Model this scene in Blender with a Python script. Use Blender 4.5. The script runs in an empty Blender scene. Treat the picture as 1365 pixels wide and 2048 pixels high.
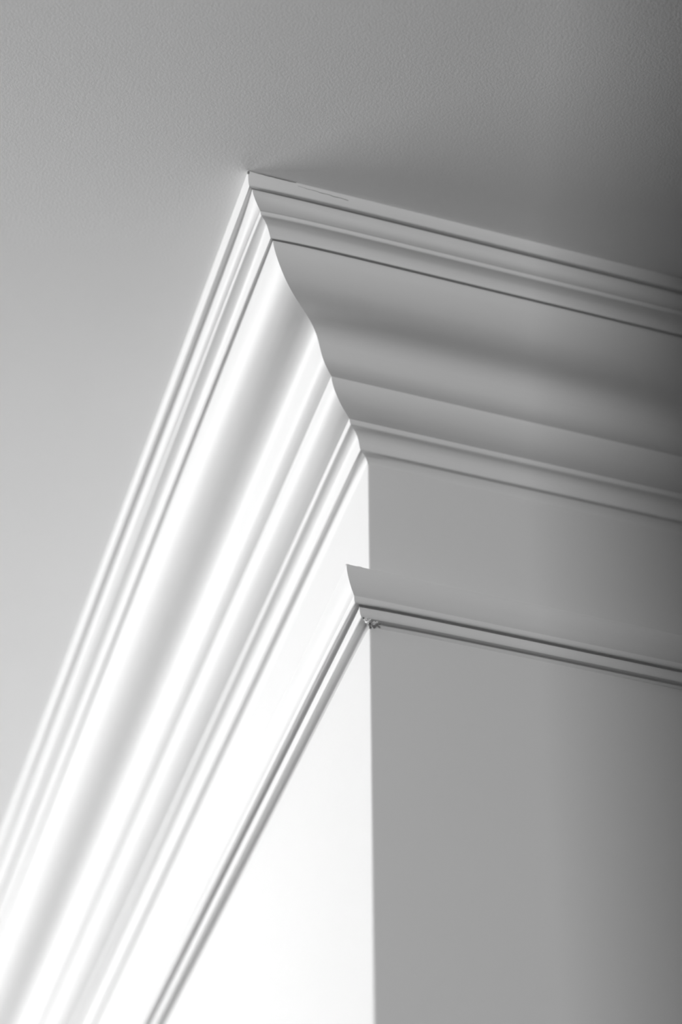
import bpy, bmesh, math, random
from mathutils import Vector, noise

S = bpy.context.scene
COL = S.collection
R = math.radians

# ------------------------------------------------------------------ camera
H_CEIL = 3.10                                  # ceiling height; wall corner stands at x = y = 0
CAM = (-0.48158581, -1.42732857, H_CEIL - 1.60)
cd = bpy.data.cameras.new('camera')
cam = bpy.data.objects.new('camera', cd)
COL.objects.link(cam)
cam.location = CAM
cam.rotation_euler = (R(90 + 42.681), 0, R(-17.765))
cd.sensor_fit = 'HORIZONTAL'
cd.sensor_width = 24.0
cd.lens = 85.0
cd.clip_start = 0.05
cd.dof.use_dof = True
cd.dof.focus_distance = 1.995
cd.dof.aperture_fstop = 2.5
S.camera = cam

# ------------------------------------------------------------------ world, window light, exposure
w = bpy.data.worlds.new('World'); S.world = w; w.use_nodes = True
w.node_tree.nodes['Background'].inputs[0].default_value = (0.9, 0.9, 0.9, 1)
w.node_tree.nodes['Background'].inputs[1].default_value = 0.0
S.view_settings.view_transform = 'Standard'
S.view_settings.look = 'None'
S.view_settings.gamma = 1.0
S.view_settings.use_curve_mapping = False
S.view_settings.exposure = 0.0
S.cycles.max_bounces = 10
S.cycles.diffuse_bounces = 8
S.cycles.use_denoising = True

ROOM = dict(x0=-3.60, x1=1.6, y0=-4.2, y1=4.2)
WIN_W = dict(y0=1.0, y1=3.65, z0=2.22, z1=3.0)        # window opening in the wall on the left of the room
WIN_S = dict(x0=-1.85, x1=-1.09, z0=1.55, z1=2.25)      # window opening in the wall behind the camera
POW_W, POW_S = 206.0, 84.0

def area(name, loc, rot, sx, sy, power):
    l = bpy.data.lights.new(name, 'AREA'); l.shape = 'RECTANGLE'; l.size = sx; l.size_y = sy
    l.energy = power; l.color = (1, 1, 1)
    o = bpy.data.objects.new(name, l); COL.objects.link(o)
    o.location = loc; o.rotation_euler = rot
    return o

area('daylight_west', (ROOM['x0'] - 0.05, (WIN_W['y0'] + WIN_W['y1']) / 2, (WIN_W['z0'] + WIN_W['z1']) / 2),
     (0, R(-90), 0), WIN_W['z1'] - WIN_W['z0'], WIN_W['y1'] - WIN_W['y0'], POW_W)
area('daylight_south', ((WIN_S['x0'] + WIN_S['x1']) / 2, ROOM['y0'] - 0.05, (WIN_S['z0'] + WIN_S['z1']) / 2),
     (R(90), 0, 0), WIN_S['x1'] - WIN_S['x0'], WIN_S['z1'] - WIN_S['z0'], POW_S)

# ------------------------------------------------------------------ materials
def paint(name, col, rough=0.55, bump_scale=0.0, bump=0.0, soft=0.0):
    m = bpy.data.materials.new(name); m.use_nodes = True
    nt = m.node_tree; b = nt.nodes['Principled BSDF']
    b.inputs['Roughness'].default_value = rough
    b.inputs['Specular IOR Level'].default_value = 0.3
    tc = nt.nodes.new('ShaderNodeTexCoord')
    n = nt.nodes.new('ShaderNodeTexNoise'); n.inputs['Scale'].default_value = 6.0; n.inputs['Detail'].default_value = 3
    nt.links.new(tc.outputs['Object'], n.inputs['Vector'])
    mr = nt.nodes.new('ShaderNodeMapRange')
    mr.inputs['To Min'].default_value = col * 0.985; mr.inputs['To Max'].default_value = col * 1.015
    nt.links.new(n.outputs['Fac'], mr.inputs['Value'])
    cc = nt.nodes.new('ShaderNodeCombineColor')
    for i in range(3):
        nt.links.new(mr.outputs[0], cc.inputs[i])
    nt.links.new(cc.outputs[0], b.inputs['Base Color'])
    if bump > 0:
        n2 = nt.nodes.new('ShaderNodeTexNoise'); n2.inputs['Scale'].default_value = bump_scale
        n2.inputs['Detail'].default_value = 4; n2.inputs['Roughness'].default_value = 0.55
        nt.links.new(tc.outputs['Object'], n2.inputs['Vector'])
        bp = nt.nodes.new('ShaderNodeBump'); bp.inputs['Strength'].default_value = bump
        bp.inputs['Distance'].default_value = 0.001
        nt.links.new(n2.outputs['Fac'], bp.inputs['Height'])
        nt.links.new(bp.outputs[0], b.inputs['Normal'])
    return m

M_WALL = paint('wall_paint', 0.73, 0.6, 190, 0.10)
M_CEIL = paint('ceiling_paint', 0.90, 0.75, 420, 0.22)
M_TRIM = paint('trim_gloss_paint', 0.79, 0.42, 120, 0.05)
M_FLOOR = paint('floor_wood', 0.035, 0.5, 30, 0.1)
M_CRACK = paint('crack_dark', 0.20, 0.9)  # dark grey of the cracks, open joint, chipped tip and specks
M_FAR = paint('far_wall_paint', 0.10, 0.7)
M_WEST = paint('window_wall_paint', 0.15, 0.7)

# ------------------------------------------------------------------ helpers
def link(name, bm, mat, parent=None, smooth=False):
    me = bpy.data.meshes.new(name); bmesh.ops.recalc_face_normals(bm, faces=bm.faces)
    if smooth:
        for f in bm.faces: f.smooth = True
        for e in bm.edges:
            if len(e.link_faces) == 2 and e.calc_face_angle(0) > R(24): e.smooth = False
    bm.to_mesh(me); bm.free(); me.materials.append(mat)
    o = bpy.data.objects.new(name, me); COL.objects.link(o)
    if parent: o.parent = parent
    return o

def tag(o, label=None, cat=None, kind=None, group=None):
    if label: o['label'] = label
    if cat: o['category'] = cat
    if kind: o['kind'] = kind
    if group: o['group'] = group
    return o

def prism(pts, z0, z1):
    bm = bmesh.new()
    a = [bm.verts.new((x, y, z0)) for x, y in pts]; b = [bm.verts.new((x, y, z1)) for x, y in pts]
    bm.faces.new(a); bm.faces.new(b[::-1])
    for i in range(len(pts)):
        j = (i + 1) % len(pts)
        bm.faces.new((a[i], a[j], b[j], b[i]))
    return bm

def boxbm(bm, x0, x1, y0, y1, z0, z1):
    v = [bm.verts.new((x, y, z)) for x in (x0, x1) for y in (y0, y1) for z in (z0, z1)]
    for f in ((0, 1, 3, 2), (4, 6, 7, 5), (0, 4, 5, 1), (2, 3, 7, 6), (0, 2, 6, 4), (1, 5, 7, 3)):
        bm.faces.new([v[i] for i in f])

# ------------------------------------------------------------------ room shell
x0, x1, y0, y1 = ROOM['x0'], ROOM['x1'], ROOM['y0'], ROOM['y1']
T = 0.15
bm = bmesh.new(); boxbm(bm, x0 - T, x1 + T, y0 - T, y1 + T, H_CEIL, H_CEIL + 0.2)
tag(link('ceiling', bm, M_CEIL), 'flat painted ceiling with fine roller texture above the crown moulding', 'ceiling', 'structure')
bm = bmesh.new(); boxbm(bm, x0 - T, x1 + T, y0 - T, y1 + T, -0.2, 0)
tag(link('floor', bm, M_FLOOR), 'plain floor of the room below the frame', 'floor', 'structure')

# the two walls that meet at the projecting corner, mitred, with a small eased arris
r = 0.0022
arc = [(r - r * math.cos(t), r - r * math.sin(t)) for t in [R(a) for a in (0, 15, 30, 45)]]
left = [(0, y1)] + arc + [(T, T), (T, y1)]
arc2 = [(y, x) for x, y in arc][::-1]
right = arc2 + [(x1, 0), (x1, T), (T, T)]
wl = link('wall_left', prism(left, 0, H_CEIL), M_WALL, smooth=True)
wr = link('wall_right', prism(right, 0, H_CEIL), M_WALL, smooth=True)
tag(wl, 'bright white wall face receding to the lower left of the corner', 'wall', 'structure')
tag(wr, 'grey shaded wall face right of the vertical corner edge', 'wall', 'structure')

# outer walls with window openings (outside the frame; the daylight comes through them)
def wall_with_opening(name, axis, c0, c1, a0, a1, wa0, wa1, wz0, wz1, mat, label):
    bm = bmesh.new()
    def b(p0, p1, z0, z1):
        if axis == 'x': boxbm(bm, c0, c1, p0, p1, z0, z1)
        else: boxbm(bm, p0, p1, c0, c1, z0, z1)
    b(a0, wa0, 0, H_CEIL); b(wa1, a1, 0, H_CEIL); b(wa0, wa1, 0, wz0); b(wa0, wa1, wz1, H_CEIL)
    return tag(link(name, bm, mat), label, 'wall', 'structure')

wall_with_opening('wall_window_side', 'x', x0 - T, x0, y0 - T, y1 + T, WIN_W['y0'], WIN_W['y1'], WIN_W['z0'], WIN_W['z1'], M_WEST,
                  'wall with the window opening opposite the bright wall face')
wall_with_opening('wall_back', 'y', y0 - T, y0, x0, x1 + T, WIN_S['x0'], WIN_S['x1'], WIN_S['z0'], WIN_S['z1'], M_FAR,
                  'wall with a window opening behind the viewer')
bm = bmesh.new(); boxbm(bm, x0, 0.0, y1, y1 + T, 0, H_CEIL)
tag(link('wall_far', bm, M_FAR), 'far end wall of the room beyond the bright face', 'wall', 'structure')
# unseen partition added to cut the window light at right, and the end wall
PX, PY = -0.107, -0.86
bm = bmesh.new(); boxbm(bm, PX, x1, PY - 0.12, PY, 0, H_CEIL)
tag(link('wall_light_block', bm, M_FAR), 'unseen partition added to darken the right side of the grey wall face', 'wall', 'structure')
bm = bmesh.new(); boxbm(bm, x1, x1 + T, y0, T, 0, H_CEIL)
tag(link('wall_end', bm, M_FAR), 'end wall closing the right side of the room', 'wall', 'structure')

# ------------------------------------------------------------------ mouldings
# profile points: (projection, drop) in mm as they run along the wall, and (projection, drop) at the mitre.
# None splits the profile into the named bands.
CROWN = [
 ('fascia', [((156.8, 0), (157.2, 0)), ((156.3, 6), (157.0, 7)), ((154.6, 10.6), (156.2, 15)), ((153.6, 11.9), (155.4, 17.2)), ((152.4, 11.6), (154.4, 17.2)), ((149.6, 9.6), (152.2, 16)), ((147.8, 10.8), (151.0, 16.8)), ((147.4, 16.0), (150.6, 19.8))]),
 ('bead', [((147.4, 16.0), (150.6, 19.8)), ((147.1, 18.2), (149.5, 21.6)), ((146.2, 21.0), (147.7, 23.8)), ((144.5, 23.4), (144.9, 26.4)), ((142.2, 24.9), (142.2, 28.3)), ((140.8, 25.2), (141.0, 28.6))]),
 ('fillet', [((140.8, 25.2), (141.0, 28.6)), ((140.7, 27.6), (140.8, 30.8)), ((140.2, 29.0), (140.2, 32.2)), ((139.4, 29.4), (139.4, 32.6))]),
 ('cavetto', [((139.4, 29.4), (139.4, 32.6)), ((136.0, 29.8), (137.0, 32.8)), ((132.2, 31.2), (133.4, 34.4)), ((129.8, 33.8), (131.2, 37.4)), ((128.4, 36.8), (129.4, 41.0)),
              ((127.8, 39.2), (128.3, 43.6)), ((127.2, 40.1), (127.6, 44.2)), ((125.4, 37.9), (126.4, 42.4)), ((123.6, 38.3), (125.0, 42.6))]),
 ('ogee', [((123.6, 38.3), (125.0, 42.6)), ((123.1, 44.0), (124.2, 46.8)), ((121.6, 50.4), (122.1, 52.4)), ((118.2, 57.0), (118.6, 58.2)), ((113.6, 63.2), (114.0, 63.8)), ((107.6, 68.8), (107.8, 69.2)),
           ((101.0, 72.4), (101.0, 72.6)), ((94.0, 74.4), (94.0, 74.4)), ((87.0, 75.2), (87.0, 75.2)), ((80.4, 76.0), (80.4, 76.0)), ((74.6, 78.0), (74.6, 78.0)), ((70.0, 81.6), (70.0, 81.6)),
           ((66.6, 86.4), (66.6, 86.4)), ((64.4, 91.6), (64.4, 91.6)), ((62.4, 96.6), (62.4, 96.6)), ((60.0, 101.2), (60.0, 101.2)), ((57.0, 104.6), (57.0, 104.6)), ((53.2, 107.2), (53.2, 107.2)), ((48.6, 108.8), (48.6, 109.0))]),
 ('ovolo', [((48.6, 108.8), (48.6, 109.0)), ((48.0, 112.6), (48.0, 112.6)), ((46.2, 117.2), (46.2, 117.2)), ((43.0, 121.8), (43.0, 121.8)), ((38.4, 126.0), (38.4, 125.6)), ((32.0, 129.2), (32.0, 128.6)), ((24.8, 130.6), (24.6, 130.2))]),
 ('lower_fillet', [((24.8, 130.6), (24.6, 130.2)), ((24.4, 132.4), (24.2, 132.4)), ((23.2, 134.6), (23.2, 134.8)), ((21.6, 134.9), (22.0, 135.2))]),
 ('lower_cove', [((21.6, 134.9), (22.0, 135.2)), ((17.8, 135.0), (18.0, 135.6)), ((14.4, 137.4), (14.8, 137.8)), ((12.4, 141.2), (12.6, 141.4)), ((11.4, 145.2), (11.5, 145.6)),
                 ((10.9, 147.8), (10.8, 148.0)), ((10.0, 149.2), (9.8, 149.6)), ((8.0, 148.2), (7.6, 149.4)), ((5.8, 148.0), (5.2, 149.8)), ((4.2, 149.0), (3.4, 150.0)), ((2.2, 151.2), (1.8, 151.4)), ((0.8, 153.6), (0.6, 152.8)), ((0.0, 155.6), (0.0, 154.2))]),
]
RAIL = [
 ('cove', [((0, 300.0), (0, 299.2)), ((14, 300.6), (14, 300.0)), ((26.6, 301.0), (25.8, 300.2)), ((28.2, 302.4), (28.5, 302.4)), ((28.2, 306.2), (28.4, 307.0)), ((26.8, 312.2), (26.8, 313.0)),
           ((24.4, 317.4), (24.4, 318.4)), ((21.9, 321.6), (21.9, 322.4)), ((19.3, 324.6), (19.3, 325.3))]),
 ('fillet', [((19.3, 324.6), (19.3, 325.3)), ((19.0, 326.8), (19.3, 328.8)), ((18.0, 328.4), (18.6, 331.2)), ((16.2, 328.4), (17.0, 331.4)), ((13.4, 325.4), (14.4, 328.2)), ((11.4, 326.0), (12.6, 329.0))]),
 ('bead', [((11.4, 326.0), (12.6, 329.0)), ((11.1, 330.4), (12.4, 333.2)), ((10.3, 334.0), (11.6, 336.8)), ((8.8, 335.8), (9.8, 338.6)), ((6.8, 333.8), (7.2, 336.6)), ((3.6, 333.2), (4.0, 336.2)), ((1.8, 334.8), (2.0, 337.2)), ((0, 336.4), (0, 338.4))]),
]

def catmull(pts, sub):
    """refine a band so that its curve is smooth, keeping its sharp end points"""
    if len(pts) < 6: sub = min(sub, 3)
    out = []
    n = len(pts)
    for i in range(n - 1):
        p0 = pts[max(i - 1, 0)]; p1 = pts[i]; p2 = pts[i + 1]; p3 = pts[min(i + 2, n - 1)]
        for k in range(sub):
            t = k / sub
            out.append(tuple(0.5 * ((2 * p1[j]) + (-p0[j] + p2[j]) * t + (2 * p0[j] - 5 * p1[j] + 4 * p2[j] - p3[j]) * t * t
                                    + (-p0[j] + 3 * p1[j] - 3 * p2[j] + p3[j]) * t ** 3) for j in range(len(p1))))
    out.append(tuple(pts[-1]))
    return out

def moulding(root_name, label, cat, bands, side, length, seed, loc_z):
    root = bpy.data.objects.new(root_name, None); COL.objects.link(root)
    root.location = (0, 0, loc_z); root.empty_display_size = 0.05
    tag(root, label, cat, 'structure')
    stations = [0, .003, .007, .012, .018, .026, .036, .05, .07, .1, .14, .19, .25, .32, .4, .5, .65, .85, 1.1, 1.4, 1.8, 2.3, 3.0, 4.2]
    stations = [s for s in stations if s < length] + [length]
    for name, pts in bands:
        flat = [(a[0], a[1], b[0], b[1]) for a, b in pts]
        prof = catmull(flat, 4)
        bm = bmesh.new(); rows = []
        for s in stations:
            k = math.exp(-s / 0.030)
            row = []
            for (pf, df, pn, dn) in prof:
                p = (pf + (pn - pf) * k) / 1000.0; d = (df + (dn - df) * k) / 1000.0
                # a hand-run moulding is never quite straight
                wob = noise.noise(Vector((s * 5.0, seed, d * 20))) * 0.00035 * (1 - k)
                p += wob
                u = s - p if s > 0 else -p           # mitre: the run starts at -p
                u = -p + s * (length + p) / length
                row.append((u, p, d))
            # back of the moulding lies on the wall plane
            p_l, p_f = row[-1], row[0]
            # the back slopes up inside so that no hidden face coincides with the next band
            last = name == bands[-1][0]
            row.append((s * 1.0, 0.0, p_l[2] - (0 if last else 0.004)))
            row.append((s * 1.0, 0.0, max(0.0, p_f[2] - (0 if name == 'fascia' else 0.001))))
            rows.append([bm.verts.new((-p, u, loc_z * 0 - d) if side == 'left' else (u, -p, -d)) for (u, p, d) in row])
        n = len(rows[0])
        for i in range(len(rows) - 1):
            for j in range(n):
                q = (rows[i][j], rows[i][(j + 1) % n], rows[i + 1][(j + 1) % n], rows[i + 1][j])
                try: bm.faces.new(q)
                except ValueError: pass
        bm.faces.new(rows[0]); bm.faces.new(rows[-1][::-1])
        bmesh.ops.remove_doubles(bm, verts=bm.verts, dist=1e-6)
        link(name, bm, M_TRIM, root, smooth=True)
    return root

LL, LR = 4.1, 1.55
crown_l = moulding('trim_1', 'bright white crown moulding running down to the lower left under the ceiling', 'crown moulding', CROWN, 'left', LL, 1.3, H_CEIL)
crown_r = moulding('trim_2', 'grey shaded crown moulding right of the mitre under the ceiling', 'crown moulding', CROWN, 'right', LR, 4.7, H_CEIL)
rail_l = moulding('trim_3', 'thin white picture rail on the bright wall below the crown', 'picture rail', RAIL, 'left', LL, 7.9, H_CEIL)
rail_r = moulding('trim_4', 'thin grey picture rail on the shaded wall right of the corner', 'picture rail', RAIL, 'right', LR, 9.1, H_CEIL)

# ------------------------------------------------------------------ small wear: cracks, caulk gaps, paint lumps
def crack(parent, pts, width, name='crack'):
    """a hairline gap: a shallow ribbon with three rows of points, pinched at both ends; pts are (point, face normal)"""
    bm = bmesh.new(); rows = []
    n = len(pts)
    for i, (p, nn, sd) in enumerate(pts):
        w = width * max(0.15, math.sin(math.pi * (i + 0.35) / (n - 0.3))) * (0.7 + 0.6 * random.random())
        p = Vector(p); nn = Vector(nn); sd = Vector(sd)
        rows.append([bm.verts.new(p + sd * w - nn * 0.0002), bm.verts.new(p + nn * 0.00022), bm.verts.new(p - sd * w - nn * 0.0002)])
    for a, b in zip(rows, rows[1:]):
        for j in (0, 1): bm.faces.new((a[j], a[j + 1], b[j + 1], b[j]))
        bm.faces.new((a[2], a[0], b[0], b[2]))
    bm.faces.new(rows[0]); bm.faces.new(rows[-1][::-1])
    return link(name, bm, M_CRACK, parent)

random.seed(5)
# hairline across the top fillet of the shaded crown (root stands at ceiling height: z is minus the drop)
pts = []
for i in range(15):
    t = i / 14
    pts.append(((-0.113 + 0.045 * t, -0.15665, -0.0037 - 0.0022 * t + 0.0003 * math.sin(i * 1.7)), (0, -1, 0), (0, 0, 1)))
crack(crown_r, pts, 0.00022)
# open caulk joint between ceiling and crown near the mitre
pts = []
for i in range(22):
    t = i / 21
    pts.append(((-0.1568 + 0.042 * t, -0.15720, -0.0005 + 0.0001 * math.sin(i * 1.3)), (0, -1, 0), (0, 0, 1)))
crack(crown_r, pts, 0.00045)
# chipped tip of the mitre
bm = bmesh.new(); bmesh.ops.create_icosphere(bm, subdivisions=2, radius=0.0013)
for v in bm.verts: v.co *= 1 + 0.5 * noise.noise(v.co * 1500)
for v in bm.verts: v.co = Vector((v.co.x * .8, v.co.y * .8, v.co.z * 1.7)) + Vector((-0.1568, -0.1568, -0.0022))
link('crack', bm, M_CRACK, crown_r, smooth=True)

# dried paint lumps under the mitre of the picture rail
for k, (x, y, z, sx, m) in enumerate([(-0.0035, -0.0075, -0.3385, .0022, M_TRIM), (0.0020, -0.0062, -0.3382, .0014, M_TRIM), (-0.0062, -0.0092, -0.3388, .0016, M_TRIM),
                                      (-0.0012, -0.0045, -0.3392, .0013, M_CRACK), (-0.0085, -0.0100, -0.3390, .0009, M_CRACK), (0.0065, -0.0060, -0.3380, .0008, M_CRACK), (0.0042, -0.0072, -0.3374, .0010, M_TRIM)]):
    bm = bmesh.new(); bmesh.ops.create_icosphere(bm, subdivisions=3, radius=sx)
    for v in bm.verts: v.co = v.co * (1 + 0.7 * noise.noise(v.co * 900 + Vector((k * 7, 0, 0)))) + Vector((x, y, z))
    link('paint_lump', bm, m, rail_r, smooth=True)
for k, (x, sx) in enumerate([(-0.0265, .0012), (-0.0215, .0009), (-0.0165, .0013), (-0.0115, .0010), (-0.0055, .0012)]):
    bm = bmesh.new(); bmesh.ops.create_icosphere(bm, subdivisions=2, radius=sx)
    for v in bm.verts: v.co = Vector((v.co.x * 2.2, v.co.y, v.co.z * .7)) * (1 + 0.4 * noise.noise(v.co * 900)) + Vector((x, -0.0268, -0.3009))
    link('paint_lump', bm, M_TRIM, rail_r, smooth=True)
